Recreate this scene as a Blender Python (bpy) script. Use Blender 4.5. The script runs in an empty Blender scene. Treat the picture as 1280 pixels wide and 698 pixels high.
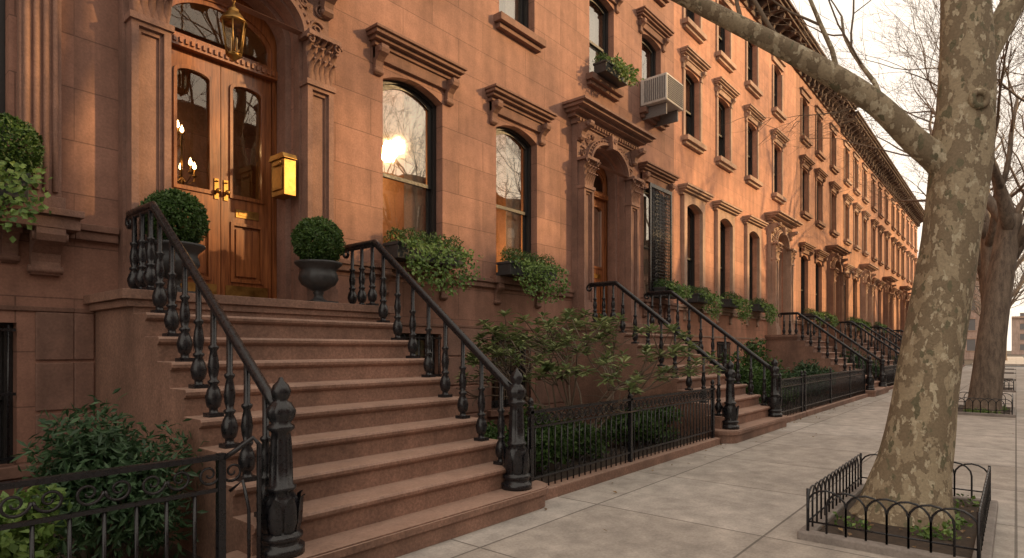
import bpy, bmesh, math, random
from mathutils import Vector, Matrix
from mathutils.geometry import tessellate_polygon
R=random.Random(7)
scn=bpy.context.scene
pi=math.pi

# ------------------------------------------------------------------ mesh builder
class MB:
    def __init__(s): s.v=[];s.f=[];s.m=[];s.s=[]
    def add(s,vs,fs,mat=0,smooth=False):
        o=len(s.v); s.v.extend(vs)
        for f in fs: s.f.append(tuple(i+o for i in f)); s.m.append(mat); s.s.append(smooth)
    def box(s,x0,x1,y0,y1,z0,z1,mat=0):
        s.add([(x0,y0,z0),(x1,y0,z0),(x1,y1,z0),(x0,y1,z0),(x0,y0,z1),(x1,y0,z1),(x1,y1,z1),(x0,y1,z1)],
              [(0,3,2,1),(4,5,6,7),(0,1,5,4),(1,2,6,5),(2,3,7,6),(3,0,4,7)],mat)
    def ext(s,outer,holes,a0,a1,axis='y',mat=0,smooth=False):
        loops=[outer]+list(holes)
        mp={'y':lambda u,v,a:(u,a,v),'x':lambda u,v,a:(a,u,v),'z':lambda u,v,a:(u,v,a)}[axis]
        tris=tessellate_polygon([[Vector((p[0],p[1],0)) for p in l] for l in loops])
        flat=[p for l in loops for p in l]; n=len(flat)
        vs=[mp(p[0],p[1],a0) for p in flat]+[mp(p[0],p[1],a1) for p in flat]
        fs=[tuple(t) for t in tris]+[tuple(i+n for i in t[::-1]) for t in tris]
        o=0
        for l in loops:
            k=len(l)
            for i in range(k):
                j=(i+1)%k
                fs.append((o+i,o+j,o+j+n,o+i+n))
            o+=k
        s.add(vs,fs,mat,smooth)
    def lathe(s,prof,cx,cy,z0,seg=14,mat=0,flute=None,smooth=True):
        vs=[];fs=[]
        for (r,z,*fl) in prof:
            a=fl[0] if fl else 0
            for i in range(seg):
                t=2*pi*i/seg
                rr=r*(1+a*math.cos((flute or 8)*t))
                vs.append((cx+rr*math.cos(t),cy+rr*math.sin(t),z0+z))
        n=len(prof)
        for k in range(n-1):
            for i in range(seg):
                j=(i+1)%seg
                fs.append((k*seg+i,k*seg+j,(k+1)*seg+j,(k+1)*seg+i))
        fs.append(tuple(range(seg))[::-1]); fs.append(tuple((n-1)*seg+i for i in range(seg)))
        s.add(vs,fs,mat,smooth)
    def tube(s,pts,rad,seg=6,mat=0,smooth=True,closed=False):
        pts=[Vector(p) for p in pts]; n=len(pts)
        if not hasattr(rad,'__len__'): rad=[rad]*n
        vs=[];fs=[]; prev=None
        for k in range(n):
            if closed: d=pts[(k+1)%n]-pts[k-1]
            else: d=pts[min(k+1,n-1)]-pts[max(k-1,0)]
            if d.length<1e-9: d=Vector((0,0,1))
            d.normalize()
            if prev is None:
                u=d.cross(Vector((0,0,1)))
                if u.length<.1: u=d.cross(Vector((1,0,0)))
            else: u=prev-d*prev.dot(d)
            u.normalize(); prev=u; w=d.cross(u)
            for i in range(seg):
                t=2*pi*i/seg
                q=pts[k]+(u*math.cos(t)+w*math.sin(t))*rad[k]
                vs.append(tuple(q))
        m=n if closed else n-1
        for k in range(m):
            k2=(k+1)%n
            for i in range(seg):
                j=(i+1)%seg
                fs.append((k*seg+i,k*seg+j,k2*seg+j,k2*seg+i))
        if not closed:
            fs.append(tuple(range(seg))[::-1]); fs.append(tuple((n-1)*seg+i for i in range(seg)))
        s.add(vs,fs,mat,smooth)
    def leaf(s,p,d,nrm,L,W,mat=0):
        d=d.normalized(); sd=d.cross(nrm)
        if sd.length<.05: sd=d.cross(Vector((.3,.5,.8)))
        sd.normalize(); up=sd.cross(d)
        a=p; b=p+d*L*.5+sd*W*.5+up*W*.18; c=p+d*L; e=p+d*L*.5-sd*W*.5+up*W*.18
        s.add([tuple(a),tuple(b),tuple(c),tuple(e)],[(0,1,2),(0,2,3)],mat)
    def mesh(s,name,mats,recalc=True):
        me=bpy.data.meshes.new(name); me.from_pydata(s.v,[],s.f)
        for m in mats: me.materials.append(m)
        me.polygons.foreach_set('material_index',s.m)
        me.polygons.foreach_set('use_smooth',s.s)
        if recalc:
            bm=bmesh.new(); bm.from_mesh(me); bmesh.ops.recalc_face_normals(bm,faces=bm.faces); bm.to_mesh(me); bm.free()
        me.update(); return me
    def obj(s,name,mats,parent=None,loc=(0,0,0),recalc=True,bevel=0):
        return place(name,s.mesh(name,mats,recalc),parent,loc,bevel)
def place(name,me,parent=None,loc=(0,0,0),bevel=0,rotz=0,sc=1):
    ob=bpy.data.objects.new(name,me); scn.collection.objects.link(ob)
    ob.location=loc; ob.rotation_euler=(0,0,rotz); ob.scale=(sc,sc,sc)
    if parent: ob.parent=parent
    if bevel:
        b=ob.modifiers.new('bevel','BEVEL'); b.width=bevel; b.segments=2; b.limit_method='ANGLE'; b.angle_limit=math.radians(50)
    return ob
def empty(name,loc=(0,0,0),rotz=0):
    e=bpy.data.objects.new(name,None); scn.collection.objects.link(e); e.location=loc; e.rotation_euler=(0,0,rotz); return e
def arch(cx,w,z0,zs,rise,n=14,flat=False):
    p=[(cx-w/2,z0),(cx+w/2,z0)]
    for i in range(n+1):
        if flat:
            u=1-2*i/n; p.append((cx+u*w/2,zs+rise*(1-u*u)))
        else:
            t=pi*i/n; p.append((cx+w/2*math.cos(t),zs+rise*math.sin(t)))
    return p
def rect(x0,x1,z0,z1): return [(x0,z0),(x1,z0),(x1,z1),(x0,z1)]

# ------------------------------------------------------------------ materials
def newmat(name):
    m=bpy.data.materials.new(name); m.use_nodes=True; nt=m.node_tree
    return m,nt,nt.nodes['Principled BSDF']
def N(nt,t,**k):
    n=nt.nodes.new(t)
    for a,b in k.items(): setattr(n,a,b)
    return n
def noise(nt,scale,detail=5,rough=.6,vec=None,mapscale=None):
    n=N(nt,'ShaderNodeTexNoise'); n.inputs['Scale'].default_value=scale; n.inputs['Detail'].default_value=detail; n.inputs['Roughness'].default_value=rough
    if vec is not None:
        if mapscale:
            mp=N(nt,'ShaderNodeMapping'); mp.inputs['Scale'].default_value=mapscale; nt.links.new(vec,mp.inputs[0]); vec=mp.outputs[0]
        nt.links.new(vec,n.inputs['Vector'])
    return n.outputs['Fac']
def mrange(nt,fac,a,b,lo=.3,hi=.7):
    m=N(nt,'ShaderNodeMapRange'); m.inputs[1].default_value=lo;m.inputs[2].default_value=hi;m.inputs[3].default_value=a;m.inputs[4].default_value=b
    nt.links.new(fac,m.inputs[0]); return m.outputs[0]
def mul(nt,col,fac):
    m=N(nt,'ShaderNodeMix',data_type='RGBA',blend_type='MULTIPLY'); m.inputs[0].default_value=1
    if isinstance(col,tuple): m.inputs[6].default_value=(*col,1)
    else: nt.links.new(col,m.inputs[6])
    nt.links.new(fac,m.inputs[7]); return m.outputs[2]
def mixc(nt,fac,a,b):
    m=N(nt,'ShaderNodeMix',data_type='RGBA')
    nt.links.new(fac,m.inputs[0])
    for i,c in ((6,a),(7,b)):
        if isinstance(c,tuple): m.inputs[i].default_value=(*c,1)
        else: nt.links.new(c,m.inputs[i])
    return m.outputs[2]
def mathn(nt,op,a,b):
    m=N(nt,'ShaderNodeMath',operation=op)
    for i,c in enumerate((a,b)):
        if isinstance(c,(int,float)): m.inputs[i].default_value=c
        else: nt.links.new(c,m.inputs[i])
    return m.outputs[0]
def bump(nt,bs,h,strength=.3,dist=.01):
    b=N(nt,'ShaderNodeBump'); b.inputs['Strength'].default_value=strength; b.inputs['Distance'].default_value=dist
    nt.links.new(h,b.inputs['Height']); nt.links.new(b.outputs[0],bs.inputs['Normal'])
def stone(name,c,joints=None,rough=.82,bs_=.35,var=.18,off=.5,mort=.6,xy=False,msz=.006,slab=None,tread=None,damp=False):
    m,nt,bs=newmat(name); tc=N(nt,'ShaderNodeTexCoord').outputs['Object']
    big=noise(nt,.7,4,.6,tc); fine=noise(nt,45,2,.7,tc); mid=noise(nt,5,4,.65,tc); st=noise(nt,1.5,4,.6,tc,(2.5,2.5,.25))
    h=fine
    if joints:
        sv=slab or var*.5
        sp=N(nt,'ShaderNodeSeparateXYZ'); nt.links.new(tc,sp.inputs[0]); cb=N(nt,'ShaderNodeCombineXYZ')
        nt.links.new(sp.outputs[0],cb.inputs[0]); nt.links.new(sp.outputs[1 if xy else 2],cb.inputs[1])
        br=N(nt,'ShaderNodeTexBrick'); br.offset=off; nt.links.new(cb.outputs[0],br.inputs['Vector'])
        br.inputs['Scale'].default_value=1; br.inputs['Brick Width'].default_value=joints[0]; br.inputs['Row Height'].default_value=joints[1]
        br.inputs['Mortar Size'].default_value=msz; br.inputs['Mortar Smooth'].default_value=.3
        br.inputs['Color1'].default_value=(*[x*(1-sv) for x in c],1)
        c2=[min(1,x*(1+sv)) for x in c]
        if slab: c2=[c2[0]*.97,c2[1],c2[2]*1.04]
        br.inputs['Color2'].default_value=(*c2,1)
        br.inputs['Mortar'].default_value=(*[x*mort for x in c],1)
        col=br.outputs['Color']
        h=mathn(nt,'SUBTRACT',mathn(nt,'MULTIPLY',fine,.25),mathn(nt,'MULTIPLY',br.outputs['Fac'],1.2))
    else: col=c
    col=mul(nt,col,mrange(nt,big,1-var,1+var)); col=mul(nt,col,mrange(nt,mid,.82,1.13)); col=mul(nt,col,mrange(nt,st,.74,1.1)); col=mul(nt,col,mrange(nt,fine,.86,1.14))
    if damp:   # soot / rising damp near the ground, ragged by noise
        s2=N(nt,'ShaderNodeSeparateXYZ'); nt.links.new(tc,s2.inputs[0])
        col=mul(nt,col,mrange(nt,mathn(nt,'ADD',s2.outputs[2],mathn(nt,'MULTIPLY',mid,.9)),.66,1.0,.2,2.0))
    if tread:  # dusty wear on upper tread faces, paler in place of an edge highlight
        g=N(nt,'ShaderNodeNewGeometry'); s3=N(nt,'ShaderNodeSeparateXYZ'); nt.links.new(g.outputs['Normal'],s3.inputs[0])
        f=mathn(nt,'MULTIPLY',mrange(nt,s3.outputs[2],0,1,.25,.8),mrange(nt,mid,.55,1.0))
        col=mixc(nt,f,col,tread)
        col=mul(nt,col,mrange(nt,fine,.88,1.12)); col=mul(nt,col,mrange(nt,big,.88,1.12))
    nt.links.new(col,bs.inputs['Base Color']); bs.inputs['Roughness'].default_value=rough
    bump(nt,bs,mathn(nt,'ADD',h,mathn(nt,'MULTIPLY',mid,.5)),bs_,.008)
    return m
def plain(name,c,rough=.5,metal=0,nz=30,var=.15,bmp=.1,spec=None):
    m,nt,bs=newmat(name); tc=N(nt,'ShaderNodeTexCoord').outputs['Object']
    n=noise(nt,nz,3,.6,tc); col=mul(nt,c,mrange(nt,n,1-var,1+var)); nt.links.new(col,bs.inputs['Base Color'])
    nt.links.new(mrange(nt,n,max(.02,rough-.1),rough+.1),bs.inputs['Roughness']); bs.inputs['Metallic'].default_value=metal
    if spec is not None: bs.inputs['Specular IOR Level'].default_value=spec
    if bmp: bump(nt,bs,n,bmp,.004)
    return m
def leafmat(name,c,c2):
    m,nt,bs=newmat(name); g=N(nt,'ShaderNodeNewGeometry')
    col=mixc(nt,mrange(nt,g.outputs['Random Per Island'],0,1,0,1),c,c2); nt.links.new(col,bs.inputs['Base Color'])
    bs.inputs['Roughness'].default_value=.5
    tr=N(nt,'ShaderNodeBsdfTranslucent'); nt.links.new(col,tr.inputs[0]); mx=N(nt,'ShaderNodeMixShader'); mx.inputs[0].default_value=.25
    nt.links.new(bs.outputs[0],mx.inputs[1]); nt.links.new(tr.outputs[0],mx.inputs[2]); nt.links.new(mx.outputs[0],nt.nodes['Material Output'].inputs[0])
    return m
M={}
BR=(.325,.172,.125)
M['brown']=stone('brownstone',BR,(1.05,.46),mort=.6,var=.22,damp=True)
M['brown2']=stone('brownstone_warm',(.325,.17,.123),(1.05,.46),mort=.6,var=.22,damp=True)
M['trimbrown']=stone('brownstone_trim',(.225,.122,.09),var=.22)
M['surround']=stone('brownstone_carved',(.26,.148,.113),var=.24,bs_=.5)
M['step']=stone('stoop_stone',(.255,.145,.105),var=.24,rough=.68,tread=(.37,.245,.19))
M['salmon']=stone('salmon_stone',(.53,.26,.17),(.9,.4),mort=.75,var=.15,damp=True)
M['salmont']=stone('salmon_trim',(.45,.30,.225),var=.15)
M['orange']=stone('orange_stone',(.50,.25,.145),(.9,.4),mort=.75,var=.15,damp=True)
M['rust']=stone('rust_stone',(.41,.20,.125),(.9,.4),mort=.75,var=.15,damp=True)
M['rustt']=stone('rust_trim',(.27,.15,.10),var=.15)
M['brick']=stone('hazed_brick',(.47,.33,.27),(.22,.075),mort=1.2,var=.15)  # red brick lightened in its base colour to stand for distance haze
M['cornice']=stone('cornice_paint',(.11,.066,.047),var=.15)
M['base_stone']=stone('pit_kerb_stone',(.26,.23,.21),var=.2)
M['walk']=stone('sidewalk_concrete',(.44,.395,.35),(1.55,1.45),var=.15,off=.0,mort=.42,xy=True,msz=.010,bs_=.35,rough=.88,slab=.13)
M['kerb']=stone('granite_kerb',(.33,.32,.31),(1.8,5),xy=True,mort=.5)
M['asphalt']=plain('asphalt',(.055,.055,.058),.9,nz=60,var=.3,bmp=.5)
M['soil']=plain('soil',(.05,.035,.025),.95,nz=25,var=.5,bmp=1)
M['iron']=plain('black_iron',(.011,.011,.014),.30,nz=35,var=.3,bmp=.2,spec=.5)
M['ironb']=plain('black_window_paint',(.018,.017,.018),.45,bmp=0)
M['urn']=plain('urn_lead',(.035,.037,.04),.5,nz=20,var=.3,bmp=.3)
M['brass']=plain('brass',(.34,.20,.065),.45,metal=1,nz=12,var=.3,bmp=.05)
M['cream']=plain('cream_paint',(.55,.5,.42),.6)
M['ac']=plain('ac_white',(.55,.53,.5),.5)
M['acd']=plain('ac_grille',(.16,.15,.15),.6)
M['roof']=plain('roof_tar',(.06,.06,.06),.9,bmp=0)
M['dark']=plain('interior_dark',(.06,.042,.032),.9,bmp=0)
M['warmroom']=plain('warm_plaster',(.42,.26,.14),.8,bmp=0)
M['curtain']=plain('curtain',(.66,.59,.5),.9,bmp=0)
def wood():
    m,nt,bs=newmat('mahogany'); tc=N(nt,'ShaderNodeTexCoord').outputs['Object']
    g=noise(nt,3,7,.65,tc,(14,14,.8)); b=noise(nt,1.5,3,.5,tc)
    col=mixc(nt,mrange(nt,g,0,1,.3,.7),(.13,.037,.014),(.40,.145,.05)); col=mul(nt,col,mrange(nt,b,.8,1.2))
    nt.links.new(col,bs.inputs['Base Color']); bs.inputs['Roughness'].default_value=.28; bs.inputs['Coat Weight'].default_value=.35; bs.inputs['Coat Roughness'].default_value=.12
    bump(nt,bs,g,.12,.003); return m
M['wood']=wood()
def glass(name,refl,tint=(1,1,1)):
    m=bpy.data.materials.new(name); m.use_nodes=True; nt=m.node_tree; nt.nodes.clear()
    o=N(nt,'ShaderNodeOutputMaterial'); gl=N(nt,'ShaderNodeBsdfGlossy'); gl.inputs['Roughness'].default_value=.015; gl.inputs['Color'].default_value=(.92,.87,.79,1)
    tr=N(nt,'ShaderNodeBsdfTransparent'); tr.inputs[0].default_value=(*tint,1); mx=N(nt,'ShaderNodeMixShader')
    fr=N(nt,'ShaderNodeLayerWeight'); fr.inputs[0].default_value=.35
    nt.links.new(mrange(nt,fr.outputs['Fresnel'],refl,1,0,1),mx.inputs[0])
    nt.links.new(tr.outputs[0],mx.inputs[1]); nt.links.new(gl.outputs[0],mx.inputs[2]); nt.links.new(mx.outputs[0],o.inputs[0])
    tc=N(nt,'ShaderNodeTexCoord').outputs['Object']; n=noise(nt,1.6,1,.5,tc); b=N(nt,'ShaderNodeBump'); b.inputs['Strength'].default_value=.25; b.inputs['Distance'].default_value=.012
    nt.links.new(n,b.inputs['Height']); nt.links.new(b.outputs[0],gl.inputs['Normal']); return m
M['glass']=glass('window_glass',.24,(.9,.9,.9)); M['dglass']=glass('door_glass',.05,(.95,.9,.8))
def emis(name,c,s):
    m,nt,bs=newmat(name); bs.inputs['Emission Color'].default_value=(*c,1); bs.inputs['Emission Strength'].default_value=s; bs.inputs['Base Color'].default_value=(*c,1); return m
M['bulb']=emis('lit_bulb',(1,.62,.28),16)
M['box1']=leafmat('boxwood_leaf',(.025,.065,.014),(.085,.165,.035))
M['ivy']=leafmat('ivy_leaf',(.05,.11,.02),(.23,.35,.09))
M['yew']=leafmat('yew_leaf',(.022,.06,.026),(.07,.14,.06))
M['rhodo']=leafmat('rhododendron_leaf',(.08,.13,.045),(.30,.35,.15))
M['stem']=plain('stem',(.15,.115,.085),.9,bmp=0)
def bark(name,plane=True):
    m,nt,bs=newmat(name); tc=N(nt,'ShaderNodeTexCoord').outputs['Object']
    mp=N(nt,'ShaderNodeMapping'); mp.inputs['Scale'].default_value=(1,1,.62); nt.links.new(tc,mp.inputs[0])
    n3=noise(nt,55,4,.7,tc)
    if plane:
        n1=noise(nt,9.5,4,.58,mp.outputs[0]); n2=noise(nt,17,3.5,.55,mp.outputs[0])
        def thr(n,a): return mrange(nt,n,0,1,a,a+.022)
        c=mixc(nt,thr(n1,.50),(.22,.17,.11),(.35,.285,.19))
        c=mixc(nt,thr(n2,.585),c,(.48,.415,.295))
        mp2=N(nt,'ShaderNodeMapping'); mp2.inputs['Location'].default_value=(5,3,9); nt.links.new(mp.outputs[0],mp2.inputs[0])
        n4=noise(nt,11,3.5,.55,mp2.outputs[0]); c=mixc(nt,thr(n4,.60),c,(.155,.14,.085))
        hh=mathn(nt,'SUBTRACT',mathn(nt,'MULTIPLY',n3,.6),mathn(nt,'ADD',thr(n1,.50),thr(n2,.585)))
    else:
        q=noise(nt,14,4,.7,tc,(1,1,.25))
        c=mixc(nt,mrange(nt,q,0,1,.35,.65),(.10,.075,.058),(.24,.185,.14)); hh=q
    c=mul(nt,c,mrange(nt,n3,.75,1.2)); nt.links.new(c,bs.inputs['Base Color']); bs.inputs['Roughness'].default_value=.85
    bump(nt,bs,hh,.5,.012); return m
M['bark']=bark('plane_bark'); M['bark2']=bark('dark_bark',False)
M['twig']=plain('twig_bark',(.19,.14,.10),.9,bmp=0)

# ------------------------------------------------------------------ windows (shared meshes)
WC={}
def win_mesh(w,h,rise,var=0):
    key=(w,h,rise,var)
    if key in WC: return WC[key]
    mb=MB(); zs=h-rise; fl=True
    fw=.06
    mb.ext(arch(0,w-.004,0.002,zs,rise,12,fl),[arch(0,w-2*fw,fw*.7,zs-fw*.6,rise,12,fl)],.13,.26,mat=0)
    mid=h*.47
    iw=w-2*fw-.004
    mb.ext(arch(0,iw,mid-.02,zs-fw*.6-.003,rise,12,fl),[arch(0,iw-.09,mid+.03,zs-fw*.6-.055,rise,12,fl)],.165,.20,mat=0)
    mb.ext(rect(-iw/2,iw/2,fw*.7+.003,mid+.03),[rect(-iw/2+.045,iw/2-.045,fw*.7+.07,mid-.01)],.203,.238,mat=0)
    up=arch(0,iw-.085,mid+.028,zs-fw*.6-.053,rise,12,fl); n=len(up)
    mb.add([(p[0],.182,p[1]) for p in up],[tuple(range(n))],1)
    lo=rect(-iw/2+.043,iw/2-.043,fw*.7+.068,mid-.008); mb.add([(p[0],.22,p[1]) for p in lo],[(0,1,2,3)],1)
    d=1.3
    for q in ([(-w*.9,.31,-.1),(-w*.9,d,-.1),(-w*.9,d,h+.2),(-w*.9,.31,h+.2)],[(w*.9,.31,-.1),(w*.9,d,-.1),(w*.9,d,h+.2),(w*.9,.31,h+.2)],
              [(-w*.9,d,-.1),(w*.9,d,-.1),(w*.9,d,h+.2),(-w*.9,d,h+.2)],[(-w*.9,.31,h+.2),(w*.9,.31,h+.2),(w*.9,d,h+.2),(-w*.9,d,h+.2)],
              [(-w*.9,.31,-.1),(w*.9,.31,-.1),(w*.9,d,-.1),(-w*.9,d,-.1)]):
        mb.add(q,[(0,1,2,3)],3 if var not in(2,4) else 4)
    def curtain(x0,x1,z0,z1,y):
        k=max(6,int((x1-x0)/.025)); vs=[];
        for i in range(k+1):
            u=i/k; x=x0+(x1-x0)*u; yy=y+.022*math.sin(u*k*.9)+.01*math.sin(u*k*2.3)
            vs+= [(x,yy,z0),(x,yy,z1)]
        mb.add(vs,[(2*i,2*i+2,2*i+3,2*i+1) for i in range(k)],2,True)
    if var in(0,2,4): curtain(-w*.5,-w*.28,0,h,.34); curtain(w*.10,w*.5,0,h,.34)
    if var==1: mb.add([(-w/2,.33,h*.55),(w/2,.33,h*.55),(w/2,.33,h),(-w/2,.33,h)],[(0,1,2,3)],2)
    if var==3: curtain(-w*.5,w*.5,0,h,.34)
    me=mb.mesh('window_mesh',[M['ironb'],M['glass'],M['curtain'],M['dark'],M['warmroom']],recalc=False)
    WC[key]=me; return me

def bracket(mb,x,w,y,z0,z1,dep,mat=0):
    H=z1-z0; p=[(y,z0),(y-dep*.22,z0+H*.02),(y-dep*.34,z0+H*.14),(y-dep*.30,z0+H*.3),(y-dep*.36,z0+H*.48),(y-dep*.62,z0+H*.62),(y-dep*.92,z0+H*.72),(y-dep,z0+H*.86),(y-dep*.97,z1),(y,z1)]
    mb.ext(p,[],x-w/2,x+w/2,'x',mat)
    mb.tube([(x-w*.62,y-dep*.72,z0+H*.82),(x+w*.62,y-dep*.72,z0+H*.82)],H*.12,8,mat)
    mb.tube([(x-w*.6,y-dep*.2,z0+H*.13),(x+w*.6,y-dep*.2,z0+H*.13)],H*.09,8,mat)
def molding(mb,x0,x1,y,z0,z1,dep,mat=0,steps=((0,.3,.35),(.3,.55,.62),(.55,.8,.86),(.8,1,1.0))):
    H=z1-z0
    for a,b,d in steps:
        e=dep*d
        mb.box(x0-e*.55,x1+e*.55,y-e,y+.05,z0+H*a,z0+H*b-.0008,mat)

# ------------------------------------------------------------------ doorway
def acanthus(mb,cx,y,z0,z1,w,mat=0):
    H=z1-z0
    mb.box(cx-w*.42,cx+w*.42,y-.02,y+.12,z0,z1-.05,mat)
    for row,(zb,n,L) in enumerate(((0.02,5,.42),(.25,4,.42),(.48,5,.40))):
        for i in range(n):
            u=(i+.5)/n-.5
            x=cx+u*w*(.95+.12*row)
            wd=w/n*.95; b=z0+H*zb; out=.035+.022*row
            prof=[(0,.0,.6),(.45,.012,1.0),(.8,.03+out*.3,.85),(1.0,.05+out,.5),(.88,.075+out,.25)]
            vs=[];fs=[]
            for (t,o,ww) in prof:
                vs+= [(x-wd*.5*ww,y-.02-o+.012,b+H*L*t),(x,y-.03-o,b+H*L*t),(x+wd*.5*ww,y-.02-o+.012,b+H*L*t)]
            for k in range(len(prof)-1):
                a=k*3; fs+=[(a,a+1,a+4,a+3),(a+1,a+2,a+5,a+4)]
            mb.add(vs,fs,mat,True)
    for sx in(-1,1):
        c=(cx+sx*w*.5,z1-.095); pts=[]
        for k in range(16):
            t=k*.55; r=.055*(1-k/18); pts.append((c[0]+sx*r*math.cos(t),y-.10,c[1]+r*math.sin(t)))
        mb.tube(pts,.013,6,mat)
    mb.box(cx-w*.6,cx+w*.6,y-.12,y+.12,z1-.05,z1,mat)
def scroll(mb,cx,cz,r,y,turns,sx,rad,mat,start=0):
    pts=[]
    for k in range(26):
        t=start+k/25*turns*2*pi; q=r*(1-k/25*.85); pts.append((cx+sx*q*math.cos(t),y,cz+q*math.sin(t)))
    mb.tube(pts,[rad*(1-.4*k/25) for k in range(26)],5,mat)
HW=.68
def door_mesh():
    mb=MB(); LZ=1.875
    A=lambda w,r,z0=LZ,zs=4.9:arch(0,w,z0,zs,r,22)
    mb.ext(rect(-1.06,1.06,LZ+.002,5.56),[A(2*HW+.002,.44,LZ+.02)],-.12,-.001,mat=0)
    for sx in(-1,1):
        x=sx*.87
        mb.box(x-.20,x+.20,-.30,-.122,LZ+.001,LZ+.22,0); mb.box(x-.185,x+.185,-.28,-.122,LZ+.22,LZ+.30,0)
        mb.ext(rect(x-.165,x+.165,LZ+.30,4.42),[rect(x-.105,x+.105,LZ+.40,4.32)],-.26,-.122,mat=0)
        mb.ext(rect(x-.104,x+.104,LZ+.401,4.319),[rect(x-.075,x+.075,LZ+.44,4.28)],-.225,-.122,mat=0)
        mb.box(x-.074,x+.074,-.20,-.122,LZ+.441,4.279,0)
        acanthus(mb,x,-.24,4.42,4.93,.34,0)
        mb.box(x-.185,x+.185,-.285,-.10,4.36,4.419,0)
        for (dx,z,r) in((.02,5.08,.10),(.08,5.30,.085),(-.14,5.33,.07),(-.33,5.43,.05),(.1,5.46,.04)):
            scroll(mb,x+sx*dx,z,r,-.135,1.6,sx,.018,0,R.random()*3)
        for k in range(26):
            px=x+sx*R.uniform(-.38,.17); pz=R.uniform(4.97,5.53)
            if (px/HW)**2+((pz-4.9)/.5)**2<1.15: continue
            d=Vector((R.uniform(-1,1),-.5,R.uniform(-1,1))); mb.leaf(Vector((px,-.125,pz)),d,Vector((0,-1,0)),.07,.045,0)
    mb.ext(A(2*HW+.26,.56,4.93,4.931),[A(2*HW+.004,.442,4.929,4.932)],-.19,-.121,mat=0)
    mb.ext(A(2*HW+.10,.49,4.93,4.932),[A(2*HW+.006,.443,4.929,4.933)],-.225,-.191,mat=0)
    for i in range(1,22):
        t=pi*i/22; mb.lathe([(.001,-.02),(.02,-.012),(.026,0),(.02,.012),(.001,.02)],(HW+.09)*math.cos(t),-.20,4.931+.525*math.sin(t),6,0)
    mb.ext([(-.07,5.30),(.07,5.30),(.11,5.56),(-.11,5.56)],[],-.30,-.121,mat=0)
    scroll(mb,0,5.45,.06,-.31,1.5,1,.015,0)
    mb.box(-1.10,1.10,-.16,-.001,5.562,5.66,0)
    for i in range(23): mb.box(-1.08+i*.0955,-1.03+i*.0955,-.20,-.161,5.59,5.65,0)
    molding(mb,-1.1,1.1,0,5.661,5.88,.50,0)
    for sx in(-1,1): bracket(mb,sx*1.0,.12,-.125,5.25,5.56,.30,0)
    mb.ext(A(2*HW-.003,.44,LZ+.021),[A(2*HW-.14,.40,LZ+.022,4.88)],.05,.24,mat=0)
    dw=.57
    tr=arch(0,2*dw,4.62,4.82,.30,18)
    mb.ext(arch(0,2*HW-.05,LZ+.023,4.88,.42,22),[rect(-dw-.01,dw+.01,LZ+.025,4.50),tr],.27,.36,mat=1)
    mb.box(-dw-.05,dw+.05,.22,.269,4.50,4.60,1)
    for i in range(20): mb.box(-dw+i*.058,-dw+.03+i*.058,.20,.219,4.53,4.58,1)
    n=len(tr); mb.add([(p[0],.31,p[1]) for p in tr],[tuple(range(n))],2)
    mb.ext(arch(0,2*dw-.002,4.621,4.82,.299,18),[arch(0,2*dw-.09,4.66,4.81,.26,18)],.29,.33,mat=1)
    for sx in(-1,1):
        a,b=(.004,dw) if sx>0 else(-dw,-.004); cx=(a+b)/2
        g=arch(cx,.35,3.08,4.27,.07,10); lp=rect(cx-.165,cx+.165,2.16,2.78)
        mb.ext(rect(a,b,LZ+.03,4.495),[g,lp],.30,.35,mat=1)
        mb.ext(arch(cx,.39,3.06,4.27,.09,10),[arch(cx,.325,3.10,4.26,.06,10)],.28,.299,mat=1)
        mb.add([(p[0],.325,p[1]) for p in g],[tuple(range(len(g)))],2)
        mb.ext(rect(cx-.185,cx+.185,2.14,2.80),[rect(cx-.15,cx+.15,2.175,2.765)],.282,.299,mat=1)
        mb.box(cx-.163,cx+.163,.318,.345,2.162,2.778,1)
        mb.ext(rect(cx-.12,cx+.12,2.21,2.73),[],.300,.317,mat=1)
        mb.box(cx-.24,cx+.24,.292,.2995,LZ+.05,2.10,3)
        hx=sx*.05
        mb.box(hx-.022,hx+.022,.286,.2995,3.02,3.24,3)
        mb.lathe([(.002,-.03),(.022,-.02),(.03,0),(.022,.02),(.002,.03)],hx,.245,3.10,10,3)
        mb.tube([(hx,.29,3.10),(hx,.25,3.10)],.01,6,3)
        mb.lathe([(.016,-.004),(.016,.004)],hx,.28,3.21,10,3)
    mb.box(.16,.42,.288,.2995,2.86,2.95,3); mb.box(.19,.39,.283,.2875,2.885,2.925,3)
    mb.box(-dw-.05,dw+.05,.2,.38,LZ+.001,LZ+.028,0)
    for q in ([(-1.1,.37,1.9),(-1.1,3,1.9),(-1.1,3,5.4),(-1.1,.37,5.4)],[(1.1,.37,1.9),(1.1,3,1.9),(1.1,3,5.4),(1.1,.37,5.4)],
              [(-1.1,3,1.9),(1.1,3,1.9),(1.1,3,5.4),(-1.1,3,5.4)],[(-1.1,.37,5.4),(1.1,.37,5.4),(1.1,3,5.4),(-1.1,3,5.4)],[(-1.1,.37,1.9),(1.1,.37,1.9),(1.1,3,1.9),(-1.1,3,1.9)]):
        mb.add(q,[(0,1,2,3)],4)
    return mb
dm=door_mesh()
DOORS={}
def doorway(parent,cx,trim):
    if trim.name not in DOORS: DOORS[trim.name]=dm.mesh('doorway',[trim,M['wood'],M['dglass'],M['brass'],M['warmroom']])
    return place('doorway',DOORS[trim.name],parent,(cx,0,0))

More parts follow.
